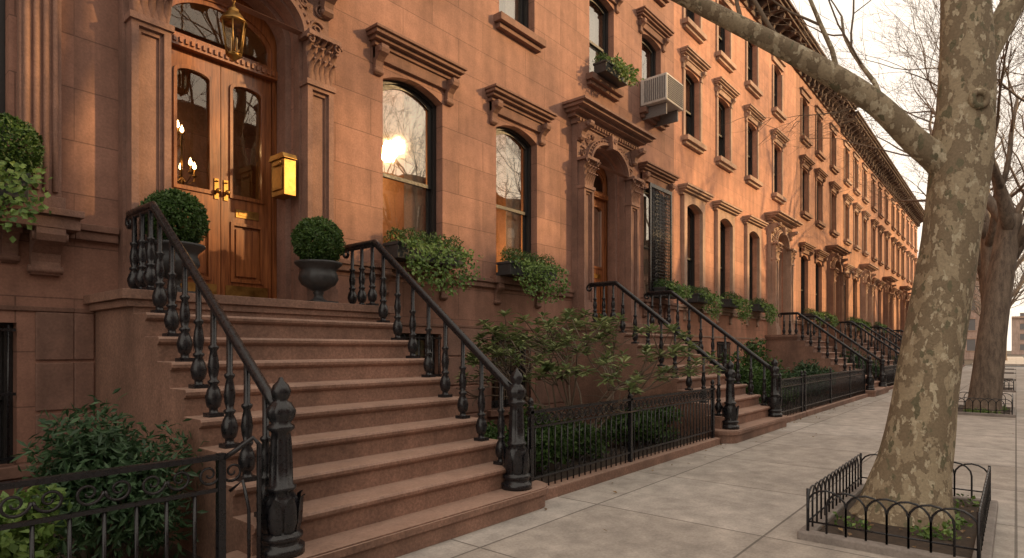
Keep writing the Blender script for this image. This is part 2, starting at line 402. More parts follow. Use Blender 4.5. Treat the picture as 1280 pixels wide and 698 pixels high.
# ------------------------------------------------------------------ houses
def house(name,x0,x1,wall,trim,doors,parlor,upper,basement,near=False,H=12.75,Y=6.3,rot=0,wvars=None,surround=False,body=True,cor=None):
    W=x1-x0
    e=empty(name,(x0,Y,0) if not rot else (x1,Y,0),rot)
    L=lambda s:(s-x0)
    holes=[]; wins=[]
    for c in doors: holes.append(arch(L(c),2*HW,1.88,4.9,.44,22))
    pw=1.06 if not surround else .95
    for c in parlor:
        holes.append(arch(L(c),pw,2.55,4.92,.14,12,True)); wins.append((L(c),2.55,pw,2.51,.14,'p'))
    for c in upper:
        holes.append(arch(L(c),.92,6.68,8.35,.08,12,True)); wins.append((L(c),6.68,.92,1.75,.08,'u'))
        holes.append(arch(L(c),.92,9.55,11.05,.08,12,True)); wins.append((L(c),9.55,.92,1.58,.08,'t'))
    for c in basement:
        holes.append(rect(L(c)-.5,L(c)+.5,.45,1.62)); wins.append((L(c),.45,1.0,1.17,.0,'b'))
    mb=MB(); mb.ext(rect(0.0,W,-.12,H-.7),holes,0,.3,mat=0)
    if body:
        mb.box(0,W,.301+1.4,10.0,-.12,H-.35,0)
        mb.box(0,.25,.3005,1.7,-.12,H-.35,0); mb.box(W-.25,W,.3005,1.7,-.12,H-.35,0)
        mb.box(0,W,-.0,10.0,H-.349,H-.25,1)
        mb.box(0,W,0,.3,H-.699,H-.35,0)
    mb.obj('walls',[wall,M['roof']],e,recalc=True)
    t=MB()
    def belt(z0,z1,d,skip,k=t):
        segs=[]; cur=0
        for (a,b) in sorted(skip):
            if a>cur: segs.append((cur,a)); 
            cur=max(cur,b)
        if cur<W: segs.append((cur,W))
        for a,b in segs: k.box(a+.001,b-.001,-d,-.001,z0,z1,0)
    dsk=[(L(c)-1.07,L(c)+1.07) for c in doors]
    belt(2.36,2.44,.05,dsk); belt(2.44,2.50,.075,dsk); 
    belt(1.72,1.76,.02,[(L(c)-1.25,L(c)+1.25) for c in doors])
    if near:
        cs=MB()
        bs2=[(L(c)-1.25,L(c)+1.25) for c in doors]+[(L(c)-.62,L(c)+.62) for c in basement]
        for z in(.02,.45,.88,1.31): belt(z,z+.405,.018,bs2,cs)
        cs.obj('basement_courses',[M['surround']],e,bevel=.008)
    for i,(cx,z,w,h,r,kind) in enumerate(wins):
        v=(wvars[i%len(wvars)] if wvars else R.choice([0,0,1,3]))
        if kind=='b': v=3 if R.random()<.3 else 0
        place('window',win_mesh(w,h,r,v),e,(cx,0,z))
        if kind=='p':
            t.box(cx-w/2-.14,cx+w/2+.14,-.13,.12,z-.11,z-.002,0)
            for sx in(-1,1): bracket(t,cx+sx*(w/2),.11,-.001,z-.45,z-.112,.12,0)
            if not surround:
                molding(t,cx-w/2-.14,cx+w/2+.14,0,5.27,5.46,.24,0)
                t.box(cx-w/2-.16,cx+w/2+.16,-.055,-.001,5.12,5.269,0)
                for sx in(-1,1): bracket(t,cx+sx*(w/2+.10),.12,-.001,4.92,5.268,.19,0)
            else:
                t.ext(rect(cx-w/2-.17,cx+w/2+.17,z-.001,5.2),[arch(cx,w+.01,z-.0005,4.92,.14,12,True)],-.09,-.001,mat=0)
                molding(t,cx-w/2-.2,cx+w/2+.2,0,5.201,5.42,.26,0)
        elif kind in 'ut':
            top=z+h
            t.box(cx-w/2-.13,cx+w/2+.13,-.16,.12,z-.12,z-.002,0); t.box(cx-w/2-.08,cx+w/2+.08,-.09,-.001,z-.2,z-.121,0)
            if kind=='u':
                molding(t,cx-w/2-.14,cx+w/2+.14,0,top+.17,top+.35,.22,0)
                t.box(cx-w/2-.16,cx+w/2+.16,-.05,-.001,top+.03,top+.169,0)
                for sx in(-1,1): bracket(t,cx+sx*(w/2+.09),.1,-.001,top-.12,top+.168,.15,0)
            else:
                t.box(cx-w/2-.15,cx+w/2+.15,-.06,-.001,top+.02,top+.2,0); t.box(cx-w/2-.19,cx+w/2+.19,-.12,-.001,top+.2,top+.26,0)
            if surround or not near:
                for sx in(-1,1): t.box(cx+sx*(w/2+.06)-.055,cx+sx*(w/2+.06)+.055,-.04,-.001,z,top-.121,0)
        else:
            t.box(cx-w/2-.1,cx+w/2+.1,-.08,.1,z-.1,z-.002,0)
            g=MB()
            for k in range(8): g.tube([(cx-.44+k*.126,-.02,z+.02),(cx-.44+k*.126,-.02,z+h-.02)],.009,6,0)
            for zz in(z+.06,z+h*.5,z+h-.06): g.box(cx-.49,cx+.49,-.03,-.012,zz-.012,zz+.012,0)
            g.obj('window_bars',[M['iron']],e)
    t.obj('stone_trim',[trim],e,bevel=.007 if near else 0)
    c=MB(); z0=H-.95
    c.box(0,W,-.06,-.001,z0,z0+.12,0); c.box(0,W,-.04,-.001,z0+.12,z0+.52,0)
    n=int(W/.62)
    for i in range(n+1):
        bx=.1+(W-.2)*i/n; bracket(c,bx,.14,-.041,z0+.0,z0+.58,.50,0)
    nd=int(W/.16)
    for i in range(nd): c.box(.04+i*.16,.12+i*.16,-.12,-.041,z0+.46,z0+.54,0)
    c.box(-.0,W,-.60,-.001,z0+.582,z0+.68,0); c.box(-.0,W,-.68,-.001,z0+.681,z0+.76,0); c.box(0,W,-.74,-.001,z0+.761,z0+.83,0)
    c.obj('roof_cornice',[cor or M['cornice']],e)
    for d in doors: doorway(e,L(d),M['surround'] if near else trim)
    return e

C1,C2=2.95,10.28
house('brownstone_house',-6.2,1.55,M['brown2'],M['trimbrown'],[-4.6],[-2.0,.58],[-4.6,-2.0,.58],[-2.0,.66],near=True,wvars=[0])
h1=house('brownstone_house',1.55,8.85,M['brown'],M['trimbrown'],[C1],[5.42,7.64],[C1,5.42,7.64],[5.42,7.5],near=True,wvars=[2,4,0,1,0,0])
h2=house('brownstone_house',8.85,13.55,M['brown2'],M['trimbrown'],[C2],[12.55],[C2,12.4],[12.6],near=True,wvars=[3,0,1,0])
house('brownstone_house',13.55,24.0,M['salmon'],M['salmont'],[21.7],[14.6,16.75,19.1],[14.6,16.75,19.1,21.7],[14.6,16.75,19.1],surround=True,cor=M['cornice'])
house('brownstone_house',24.0,31.5,M['rust'],M['rustt'],[29.9],[25.2,27.4],[25.2,27.4,29.9],[25.2,27.4])
x=31.5; i=0
DO=[C1,C2,21.7,29.9]
while x<60:
    w=7.15; m=[('orange','salmont'),('rust','rustt'),('orange','rustt'),('salmon','salmont')][i%4]
    house('brownstone_house',x,x+w,M[m[0]],M[m[1]],[x+5.7],[x+1.2,x+3.3],[x+1.2,x+3.4,x+5.7],[x+1.2,x+3.3],H=12.55)
    DO.append(x+5.7); x+=w; i+=1
x=-20; i=0
while x<80:
    w=7.5; m=[('rust','rustt'),('brown','trimbrown'),('orange','salmont')][i%3]
    e=house('brownstone_house',x,x+w,M[m[0]],M[m[1]],[x+5.9],[x+1.3,x+3.5],[x+1.3,x+3.6,x+5.9],[],H=(12.7,13.1,12.4)[i%3],Y=-17.5,rot=pi)
    x+=w; i+=1
fc=MB()
fc.box(1.16,1.44,6.3-.10,6.3-.001,2.5,6.2)
for k in range(4): fc.tube([(1.20+k*.065,6.19,2.72),(1.20+k*.065,6.19,6.0)],.022,8,0)
fc.box(1.14,1.46,6.3-.14,6.3-.101,2.5,2.68)
fc.box(.0,1.56,6.02,6.298,2.505,2.56); fc.box(-.05,1.54,6.06,6.298,2.40,2.504)
bracket(fc,1.34,.2,6.298,2.02,2.40,.24)
o=fc.obj('fluted_casing',[M['surround']],bevel=.004); 
par=[ob for ob in scn.objects if ob.name=='brownstone_house'][0]; o.parent=par; o.location=(6.2,-6.3,0)
g=MB(); gx0,gx1=12.0,13.1
g.ext(rect(gx0,gx1,2.62,5.06),[rect(gx0+.07,gx1-.07,2.70,4.98)],6.13,6.17)
for k in range(14):
    u=gx0+.1+k*.07; g.tube([(u,6.15,2.7),(u,6.15,4.98)],.011,5)
for k in range(30):
    z=2.75+k*.073; g.tube([(gx0+.07,6.15,z),(gx1-.07,6.15,z)],.010,4)
    scroll(g,gx0+.3+(k%2)*.5,z,.06,6.14,1.3,1,.010,0)
o=g.obj('window_grille',[M['iron']]); o.parent=h2; o.location=(-8.85,-6.3,0)
def far_building(x,y0,y1,h):
    e=empty('brick_apartment_building',(0,0,0)); mb=MB(); mb.box(x,x+14,y0,y1,-.12,h); mb.obj('walls',[M['brick']],e)
    w=MB(); t=MB()
    yy=y0+1
    while yy<y1-1:
        for k in range(4):
            z=1.2+k*3.0; w.box(x-.02,x-.004,yy,yy+1,z,z+1.7); t.box(x-.1,x-.001,yy-.1,yy+1.1,z-.12,z-.002); t.box(x-.08,x-.001,yy-.1,yy+1.1,z+1.702,z+1.9)
        yy+=2.1
    w.obj('windows',[M['acd']],e); t.box(x-.4,x-.001,y0,y1,h-.5,h+.1); t.obj('trim',[M['salmont']],e)
far_building(112,3.6,26,12.4); far_building(230,-26,1.0,11)

# ------------------------------------------------------------------ stoops
LZ=1.87; r_=.187; tt=.24; yl=-.95
def stoop_mesh():
    mb=MB()
    prof=[]
    for i in range(2,11):
        yf=yl-(10-i)*tt; z=i*r_
        if i==2: prof.append((yf,0))
        prof+= [(yf,z-.062),(yf-.022,z-.055),(yf-.036,z-.040),(yf-.038,z-.018),(yf-.028,z-.003),(yf-.015,z)]
        if i<10: prof.append((yf+tt,z))
    prof+=[(-.001,LZ),(-.001,0)]
    mb.ext(prof,[],-1.24,1.24,'x',0)
    yf=yl-9*tt
    def curt(off,hw=1.44):
        out=[]
        rr=.20+off
        for sx in(-1,1):
            cx=sx*(hw-.2); cy=yf+.2
            for k in range(13):
                t=(-pi/2+pi*k/12) if sx>0 else (pi/2+pi*k/12)
                out.append((cx+rr*math.cos(t),cy+rr*math.sin(t)))
        return out
    mb.ext(curt(0),[],0,r_-.062,'z',0); mb.ext(curt(.03),[],r_-.061,r_-.012,'z',0); mb.ext(curt(.018),[],r_-.0115,r_,'z',0)
    mb.box(-1.33,1.33,yl-.045,-.002,LZ-.07,LZ+.005,0); mb.box(-1.29,1.29,yl-.02,-.002,LZ-.13,LZ-.071,0)
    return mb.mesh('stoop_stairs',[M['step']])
BAL=[(.034,0),(.034,.03),(.02,.04),(.02,.07),(.030,.085),(.036,.13),(.038,.17),(.030,.225),(.018,.27),(.027,.29),(.027,.305),(.016,.32),(.022,.37),(.026,.43),(.021,.50),(.015,.56),(.024,.585),(.024,.60),(.014,.615),(.014,1)]
NEW=[(.135,0),(.135,.05),(.11,.06),(.11,.085),(.125,.10),(.125,.12,),(.085,.14,.06),(.105,.19,.10),(.112,.26,.10),(.092,.33,.08),(.07,.37,.05),(.088,.385),(.088,.40),(.066,.415,.08),(.062,.55,.10),(.056,.68,.10),(.052,.72,.05),(.078,.74),(.078,.76),(.055,.775),(.075,.81,.08),(.082,.85,.08),(.06,.895),(.035,.91),(.05,.93),(.058,.965),(.045,1.0),(.02,1.025),(.012,1.045),(.002,1.05)]
def railing_mesh():
    mb=MB()
    def railz(y):
        if y>yl: return LZ+.70
        return max(LZ+.70+(y-yl)*(r_/tt),.985)
    ys=[-.42,-.6,-.8,-.95]+[yl-.05-k*.14 for k in range(13)]+[-2.72,-2.80,-2.92]
    pts=[(0,q,railz(q)) for q in ys]
    mb.tube(pts,.032,10,0)
    mb.tube([(0,p[1],p[2]-.035) for p in pts],.018,6,0)
    v=[]
    for k in range(18):
        t=k*.42; rr=.07*(1-k/20); v.append((0,-.42+rr*math.sin(t),LZ+.70-.07+rr*math.cos(t)))
    mb.tube(v,.018,6,0)
    def bal(yy,zb):
        H=railz(yy)-.03-zb
        prof=[(a*1.42,min(b,1)*H if b==1 else b*H/.74*.80) for a,b in BAL]
        mb.box(-.05,.05,yy-.05,yy+.05,zb,zb+.028,0)
        mb.lathe(prof,0,yy,zb,14,0)
    for i in range(2,10):
        bal(yl-(10-i)*tt+.10,i*r_)
    for yy in(yl+.05,yl+.24,yl+.42): bal(yy,LZ+.005)
    mb.lathe(NEW,0,-2.95,r_,32,0,flute=8)
    for k in range(8):
        t=2*pi*k/8; d=Vector((math.cos(t),math.sin(t),0))
        vs=[];fs=[]
        sd=Vector((-d.y,d.x,0))
        for (zz,o,ww) in((.13,.10,.03),(.20,.118,.042),(.28,.122,.036),(.335,.125,.02),(.35,.14,.006)):
            c=Vector((0,-2.95,r_+zz))+d*o
            vs+=[tuple(c-sd*ww-d*.008),tuple(c+d*.006),tuple(c+sd*ww-d*.008)]
        for q in range(4): a=q*3; fs+=[(a,a+1,a+4,a+3),(a+1,a+2,a+5,a+4)]
        mb.add(vs,fs,0,True)
    return mb.mesh('stair_railing',[M['iron']])
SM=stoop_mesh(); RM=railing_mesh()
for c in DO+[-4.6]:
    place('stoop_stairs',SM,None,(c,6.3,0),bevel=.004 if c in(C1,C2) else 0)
    for sx in(-1,1): place('stair_railing',RM,None,(c+sx*1.1,6.3,0))

# ------------------------------------------------------------------ fences
def fence(x0,x1,y,ring=.05,step=.105,posts=()):
    mb=MB(); zt=.82
    mb.box(x0,x1,y-.022,y+.022,zt-.012,zt+.014); mb.box(x0,x1,y-.014,y+.014,zt-2*ring-.05,zt-2*ring-.03); mb.box(x0,x1,y-.014,y+.014,.20,.22)
    n=int((x1-x0)/step)
    for i in range(n+1):
        x=x0+(x1-x0)*i/n
        mb.tube([(x,y,.10),(x,y,zt-2*ring-.03)],.0085,6)
        if i<n:
            cx=x+(x1-x0)/n/2; cz=zt-.021-ring
            rr=ring-.004; mb.tube([(cx+rr*math.cos(t*pi/6),y,cz+rr*math.sin(t*pi/6)) for t in range(12)],.007,5,closed=True)
            mb.tube([(cx+.6*rr*math.cos(t*pi/4),y,cz-.0+.3*rr*math.sin(t*pi/4)) for t in range(8)],.005,4,closed=True)
            if i%2==0:
                mb.tube([(cx+.03*math.cos(t*pi/5),y,.235+.0+.03+.03*math.sin(t*pi/5)) for t in range(10)],.005,4,closed=True)
    for p in posts:
        mb.box(p-.022,p+.022,y-.022,y+.022,.09,zt+.04); mb.lathe([(.03,0),(.03,.012),(.015,.02),(.028,.045),(.030,.06),(.018,.085),(.002,.1)],p,y,zt+.04,10)
    mb.obj('iron_fence',[M['iron']])
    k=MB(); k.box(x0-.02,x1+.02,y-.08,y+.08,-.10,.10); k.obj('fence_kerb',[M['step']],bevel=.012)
FY=3.42
fence(4.30,8.72,FY,posts=(4.34,6.2,8.66)) 
def bigfence(x0,x1,y):
    mb=MB(); zt=.80
    mb.box(x0,x1,y-.025,y+.025,zt-.012,zt+.016); mb.box(x0,x1,y-.014,y+.014,zt-.19,zt-.17)
    n=int((x1-x0)/.135)
    for i in range(n+1):
        x=x0+(x1-x0)*i/n; mb.tube([(x,y,.0),(x,y,zt-.17)],.010,6)
        if i<n and i%2==0:
            cx=x+(x1-x0)/n
            for sx in(-1,1):
                scroll(mb,cx+sx*.065,zt-.09,.062,y,1.5,sx,.009,0,pi)
    mb.box(x1-.02,x1+.02,y-.02,y+.02,.05,zt+.02)
    mb.tube([(x1+.0,y,.78),(x1+.07,y-.05,.84),(x1+.14,y-.09,.90),(x1+.17,y-.10,.86),(x1+.17,y-.10,.6),(x1+.17,y-.10,.1)],.014,8)
    mb.tube([(x1+.05,y,.60),(x1+.10,y-.05,.66),(x1+.12,y-.08,.50),(x1+.12,y-.08,.1)],.010,8)
    mb.obj('iron_fence',[M['iron']])
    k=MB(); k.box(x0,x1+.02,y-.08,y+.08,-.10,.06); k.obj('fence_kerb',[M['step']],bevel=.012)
bigfence(-1.7,1.52,3.40)
fence(11.9,13.5,FY,posts=(11.95,13.45)); fence(13.6,20.3,FY,posts=(13.7,16,18.2,20.2)); fence(23.1,28.5,FY,posts=(23.15,25.8,28.4))
for a in DO[3:]:
    fence(a+1.4,a+5.75,FY,step=.16,posts=(a+1.45,a+3.6,a+5.7))

# ------------------------------------------------------------------ ground
g=MB(); g.box(-400,900,-500,600,-.6,-.16); g.obj('ground',[M['soil']])
g=MB(); g.add([(-200,-11.5,-.14),(600,-11.5,-.14),(600,-1.2,-.14),(-200,-1.2,-.14)],[(0,1,2,3)]); g.add([(62.5,-11.4,-.136),(74,-11.4,-.136),(74,200,-.136),(62.5,200,-.136)],[(0,1,2,3)]); g.obj('road',[M['asphalt']])
def walkslab(x0,x1,y0,y1,holes=()):
    mb=MB(); mb.ext(rect(x0,x1,y0,y1),[rect(*h) for h in holes],-.158,0,'z',0); return mb.obj('sidewalk',[M['walk']])
PITS=[(4.75,6.85,.12,1.24),(16.0,18.2,.0,1.15),(25.5,27.5,.0,1.1),(35,37,.0,1.1),(45,47,.0,1.1),(54,56,0,1.1)]
walkslab(-30,62,-1.0,3.335,PITS); walkslab(74.5,150,-1.0,3.335)
walkslab(-60,110,-14.6,-11.7)
g=MB(); g.box(-30,62,-1.18,-1.002,-.158,.004); g.box(-60,110,-11.698,-11.52,-.158,.004); g.obj('granite_kerb',[M['kerb']],bevel=.015)
g=MB()
g.box(-10,62,3.505,6.28,-.158,.03); g.box(-60,80,-17.48,-14.602,-.158,.02)
for p in PITS: g.box(p[0]+.1,p[1]-.1,p[2]+.1,p[3]-.1,-.158,.03)
g.obj('planting_soil',[M['soil']])
g=MB()
for c in DO: g.box(c-1.3,c+1.3,3.337,3.5,-.158,.0)
g.obj('paving',[M['walk']])
def pit(p,name='tree_pit_fence'):
    x0,x1,y0,y1=p; mb=MB(); w=.1
    mb.ext(rect(x0,x1,y0,y1),[rect(x0+w,x1-w,y0+w,y1-w)],-.15,.06,'z',0); mb.obj('tree_pit_kerb',[M['base_stone']],bevel=.012)
    f=MB(); a=.06; cs=[(x0+a,y0+a),(x1-a,y0+a),(x1-a,y1-a),(x0+a,y1-a)]
    for k in range(4):
        A=Vector((*cs[k],0)); B=Vector((*cs[(k+1)%4],0)); L=(B-A).length; n=max(3,round(L/.13)); d=(B-A)/n
        for i in range(n-1):
            s=A+d*i; e=A+d*(i+2); pts=[(s.x,s.y,.05)]
            for q in range(9):
                t=pi*q/8; c=(s+e)/2; hx=(e-s)/2; P=c-hx*math.cos(t); pts.append((P.x,P.y,.26+.11*math.sin(t)))
            pts.append((e.x,e.y,.05)); f.tube(pts,.0075,6)
        f.tube([(A.x,A.y,.13),(B.x,B.y,.13)],.007,5)
        f.tube([(A.x,A.y,.03),(A.x,A.y,.37)],.011,6)
    f.obj(name,[M['iron']])
for p in PITS[:3]: pit(p)

# ------------------------------------------------------------------ foliage helpers
def rv(): 
    while True:
        v=Vector((R.uniform(-1,1),R.uniform(-1,1),R.uniform(-1,1)))
        if .05<v.length<1: return v.normalized()
def ball(mb,c,r,n,L,W,mat=0,sq=1.0,rough=.06):
    c=Vector(c)
    for i in range(n):
        d=rv(); q=Vector((d.x,d.y,d.z*sq)); rr=r*(1-rough*2*abs(R.gauss(0,1)))+.02*math.sin(d.x*9)*math.sin(d.y*7+d.z*8)*r*3
        mb.leaf(c+q*rr,(d*.7+rv()*.9),d+rv()*.4,L*R.uniform(.7,1.2),W,mat)
def blob(mb,c,rad,n,L,W,mat=0,shell=.5):
    c=Vector(c)
    for i in range(n):
        d=rv(); k=shell+(1-shell)*R.random()**.6
        k*=1+.22*math.sin(d.x*5+c.x*3)*math.cos(d.z*6+c.y)+.12*math.sin(d.y*11)
        p=c+Vector((d.x*rad[0],d.y*rad[1],d.z*rad[2]))*k
        mb.leaf(p,(d*.5+rv()+Vector((0,0,-.2))),d+rv()*.5,L*R.uniform(.6,1.25),W*R.uniform(.8,1.2),mat)
URN=[(.13,0),(.13,.04),(.10,.05),(.055,.08),(.045,.12),(.06,.145),(.05,.16),(.10,.19),(.17,.24,.04),(.205,.31,.04),(.20,.36,.02),(.185,.40),(.195,.43),(.235,.47),(.255,.49),(.25,.51),(.21,.505),(.19,.46)]
for (px,py) in((2.16,5.74),(3.60,5.74)):
    e=empty('topiary_planter',(px,py,LZ+.005)); u=MB(); u.lathe([(a*.98,b*.9,*c) for a,b,*c in URN],0,0,0,40,0,flute=10); u.box(-.15,.15,-.15,.15,0,.04); u.obj('urn',[M['urn']],e)
    l=MB(); ball(l,(0,0,.68),.255,5200,.032,.02,0,.98,.035); ball(l,(0,0,.68),.215,1200,.05,.04,0); l.obj('boxwood_ball',[M['box1']],e,recalc=False)
def window_box(x0,x1,Y,z,dens=1,ivy=.45):
    e=empty('window_box',((x0+x1)/2,Y,z)); w=x1-x0
    b=MB(); b.box(-w/2,w/2,-.15,.12,0,.20); b.box(-w/2-.015,w/2+.015,-.165,.135,.17,.21); b.obj('trough',[M['urn']],e,bevel=.006)
    l=MB(); n=max(3,int(w/.18))
    for i in range(n):
        blob(l,(-w/2+(i+.5)*w/n,R.uniform(-.03,.03),.27+R.uniform(-.01,.03)),(.13,.13,.14),int(420*dens),.035,.022,0,.7)
    l.obj('boxwood',[M['box1']],e,recalc=False)
    v=MB()
    for i in range(int(w/.045)):
        x=-w/2+.02+i*.045+R.uniform(-.03,.03)+.03; L=ivy*R.uniform(.6,1.1)*(1-.3*abs(2*x/w)**2)
        for k in range(int(36*dens)):
            t=k/36/dens; out=.18*math.sin(min(1,t*2.2)*pi/2)
            q=Vector((x+R.gauss(0,.05),-.15-out+R.gauss(0,.04),.22+.05*math.sin(t*6)-L*t+R.gauss(0,.03)))
            v.leaf(q,rv()+Vector((0,-.5,-.5)),Vector((0,-1,.5))+rv()*.6,.055*R.uniform(.7,1.3)/math.sqrt(dens),.045/math.sqrt(dens),0)
    v.obj('ivy',[M['ivy']],e,recalc=False)
window_box(4.85,6.05,6.10,2.555,1,.62); window_box(7.05,8.25,6.10,2.555,1,.58)
window_box(.30,1.16,6.05,2.565,1,.5)
window_box(9.85,10.7,6.10,6.69,.7,.3)
for s in(14.6,16.75,19.1): window_box(s-.5,s+.5,6.08,2.56,.6,.6)
window_box(12.15,13.0,6.0,2.56,.6,.2)
for s in(25.2,27.4,32.7,34.8,39.8): window_box(s-.5,s+.5,6.08,2.56,.35,.45)
e=MB(); ball(e,(1.04,6.0,2.98),.22,3600,.035,.022,0,1,.05); e.obj('boxwood_bush',[M['box1']],recalc=False)
def shrub(name,c,rad,n,mat,L=.07,W=.03,lobes=9):
    mb=MB()
    for i in range(lobes):
        a=R.uniform(0,2*pi); q=R.uniform(0,.75); z=R.uniform(.35,.95)
        cc=Vector((c[0]+rad[0]*q*math.cos(a),c[1]+rad[1]*q*math.sin(a),c[2]+rad[2]*z*(1-.35*q)))
        blob(mb,cc,(rad[0]*.42,rad[1]*.42,rad[2]*.24),n//lobes,L,W,0,.25)
        mb.tube([(c[0],c[1],c[2]-.02),((c[0]*.5+cc.x*.5),(c[1]*.5+cc.y*.5),cc.z*.6),tuple(cc)],[.016,.01,.004],5,1)
    mb.obj(name,[mat,M['stem']],recalc=False)
shrub('yew_shrub',(1.15,4.25,0),(.55,.45,1.0),6000,M['yew'],.075,.022,20)
shrub('yew_shrub',(.62,3.9,0),(.45,.3,.72),4500,M['ivy'],.06,.04,12)
shrub('yew_shrub',(.2,4.3,0),(.5,.4,.8),3000,M['yew'],.08,.03,10)
shrub('yew_shrub',(1.35,5.2,0),(.4,.5,.6),2500,M['yew'],.08,.03,8)
for (sx,w,hh) in((4.75,.5,.62),(5.4,.55,.66),(6.1,.5,.5),(7.6,.55,.6),(8.3,.5,.55)):
    shrub('boxwood_hedge',(sx,4.25,0),(w,.5,hh),3200,M['box1'],.06,.035,10)
for (sx,hh) in((12.6,1.2),(13.6,1.5),(14.8,1.1),(16.2,.9),(17.8,1.2),(19.4,1.0),(24.2,1.3),(26.5,1.1),(34,1.2),(41,1.3)):
    shrub('garden_shrub',(sx,4.5,0),(.7,.6,hh),2200,M['box1'] if sx<15 else M['yew'],.09,.05,9)
def rhodo(c):
    mb=MB(); c=Vector(c)
    tips=[]
    def br(p,d,L,r,dep):
        pts=[p]; q=p; dd=d
        for k in range(4):
            dd=(dd+rv()*.25+Vector((0,0,.03))).normalized(); q=q+dd*L/4; pts.append(q)
        mb.tube(pts,[r*(1-.1*k) for k in range(5)],6,1)
        if dep==0: tips.append((q,dd)); return
        for k in range(R.choice([3,4])):
            nd=(dd+rv()*.85); nd.z=nd.z*.45+.14; br(q,nd.normalized(),L*.60,r*.64,dep-1)
        if R.random()<.4: tips.append((q,dd))
    for k in range(14):
        a=k*2*pi/7+R.uniform(-.35,.35); sp=R.uniform(.45,1.25)
        br(c+Vector((R.uniform(-.12,.12),R.uniform(-.1,.1),0)),Vector((math.cos(a)*1.3*sp,math.sin(a)*.5*sp,1.1)).normalized(),R.uniform(.95,1.18),.019,2)
    for (q,dd) in tips:
        if q.z<.95: continue
        n=R.choice([9,10,11,12])
        for lay in(0,1):
            for k in range(n//(1+lay)):
                a=2*pi*k/n*(1+lay)+R.uniform(-.2,.2); up=Vector((0,0,1)); s=Vector((math.cos(a),math.sin(a),R.uniform(-.45,.2)+.5*lay))
                mb.leaf(q+rv()*.015+Vector((0,0,.02*lay)),s+dd*.2,up,.155*R.uniform(.75,1.15)*(1-.2*lay),.056,0)
    mb.obj('rhododendron_bush',[M['rhodo'],M['stem']],recalc=False)
rhodo((6.55,4.45,0))
for p in PITS[:2]:
    mb=MB()
    for i in range(26): blob(mb,(R.uniform(p[0]+.2,p[1]-.2),R.uniform(p[2]+.18,p[3]-.18),.05),(.07,.07,.06),32,.05,.03,0,.3)
    mb.obj('ground_cover',[M['ivy']],recalc=False)
M['dry']=leafmat('dry_leaf',(.16,.09,.04),(.34,.22,.10))
mb=MB()
for i in range(150):
    k=R.random()
    if k<.4: px,py=R.uniform(4.3,20),3.30-abs(R.gauss(0,.12))
    elif k<.75: px,py=R.uniform(4.85,6.75),R.uniform(.2,1.15)
    else: px,py=R.uniform(3,20),R.uniform(-.8,3.2)
    z=.006 if not(4.8<px<6.8 and .1<py<1.3) else .045
    mb.leaf(Vector((px,py,z)),Vector((R.uniform(-1,1),R.uniform(-1,1),.12)),Vector((R.uniform(-.3,.3),R.uniform(-.3,.3),1)),R.uniform(.03,.065),R.uniform(.02,.04),0)
mb.obj('fallen_leaves',[M['dry']],recalc=False)

# ------------------------------------------------------------------ trees
def grow(mb,p,d,L,r,dep,mat=0,up=.06,spread=.75):
    n=5 if dep>1 else 4
    pts=[p]; q=p; dd=d.normalized(); dirs=[dd]
    for k in range(n):
        dd=(dd+rv()*.17+Vector((0,0,up))).normalized(); q=q+dd*L/n; pts.append(q); dirs.append(dd)
    e=r*.5 if dep>0 else r*.25
    mb.tube(pts,[r+(e-r)*k/n for k in range(n+1)],8 if dep>3 else (5 if dep>1 else 3),mat if r>.02 else 1)
    if dep<=0: return
    m=R.choice([3,3,4]) if dep>1 else R.choice([3,4,5])
    for k in range(m):
        i=R.randint(2,n) if k else n
        nd=(dirs[i]+rv()*spread).normalized()
        rr=(r+(e-r)*i/n)*R.uniform(.5,.72)
        grow(mb,pts[i],nd,L*R.uniform(.58,.8),max(rr,.0035),dep-1,mat,up,spread)
def ringtrunk(mb,pts,rad,seg=28,mat=0,lump=.04):
    P=[Vector(p) for p in pts]; out=[];rr=[]
    n=len(P)
    for k in range(n-1):
        p0,p1,p2,p3=P[max(k-1,0)],P[k],P[k+1],P[min(k+2,n-1)]
        for j in range(6):
            t=j/6; out.append(.5*((2*p1)+(p2-p0)*t+(2*p0-5*p1+4*p2-p3)*t*t+(-p0+3*p1-3*p2+p3)*t**3)); rr.append(rad[k]+(rad[k+1]-rad[k])*t)
    out.append(P[-1]); rr.append(rad[-1])
    o=len(mb.v); mb.tube(out,rr,seg,mat)
    for k,c in enumerate(out):
        for i in range(seg):
            a=2*pi*i/seg; v=Vector(mb.v[o+k*seg+i]); f=1+lump*(math.sin(a*3+k*.13)+.6*math.sin(a*5-k*.21)+.7*math.sin(k*.45+a))
            mb.v[o+k*seg+i]=tuple(c+(v-c)*f)
BX,BY=5.87,.68
def T(d,h,dep=0): return (BX+.643*d+.766*dep,BY-.766*d+.643*dep,h)
tm=MB()
ringtrunk(tm,[T(-.03,-.05),T(0,.12),T(.05,.45),T(.13,.95),T(.24,1.6),T(.34,2.3),T(.43,2.9),T(.46,3.5),T(.47,4.2),T(.45,5.0),T(.40,6.0)],[.42,.32,.262,.228,.21,.20,.215,.195,.17,.155,.13],32)
ringtrunk(tm,[T(.40,2.80),T(.25,2.95),T(.07,3.10),T(-.24,3.40),T(-.57,3.62),T(-.97,3.85),T(-1.36,4.05),T(-1.80,4.28),T(-2.5,4.65),T(-3.3,5.3)],[.13,.11,.10,.088,.085,.08,.072,.065,.05,.04],16,0,.03)
ringtrunk(tm,[T(.46,3.3),T(.58,3.7),T(.76,4.05),T(1.0,4.5),T(1.5,5.3),T(2.0,6.4)],[.13,.105,.095,.085,.07,.05],16,0,.03)
k0=Vector(T(.44,3.38,-.19)); 
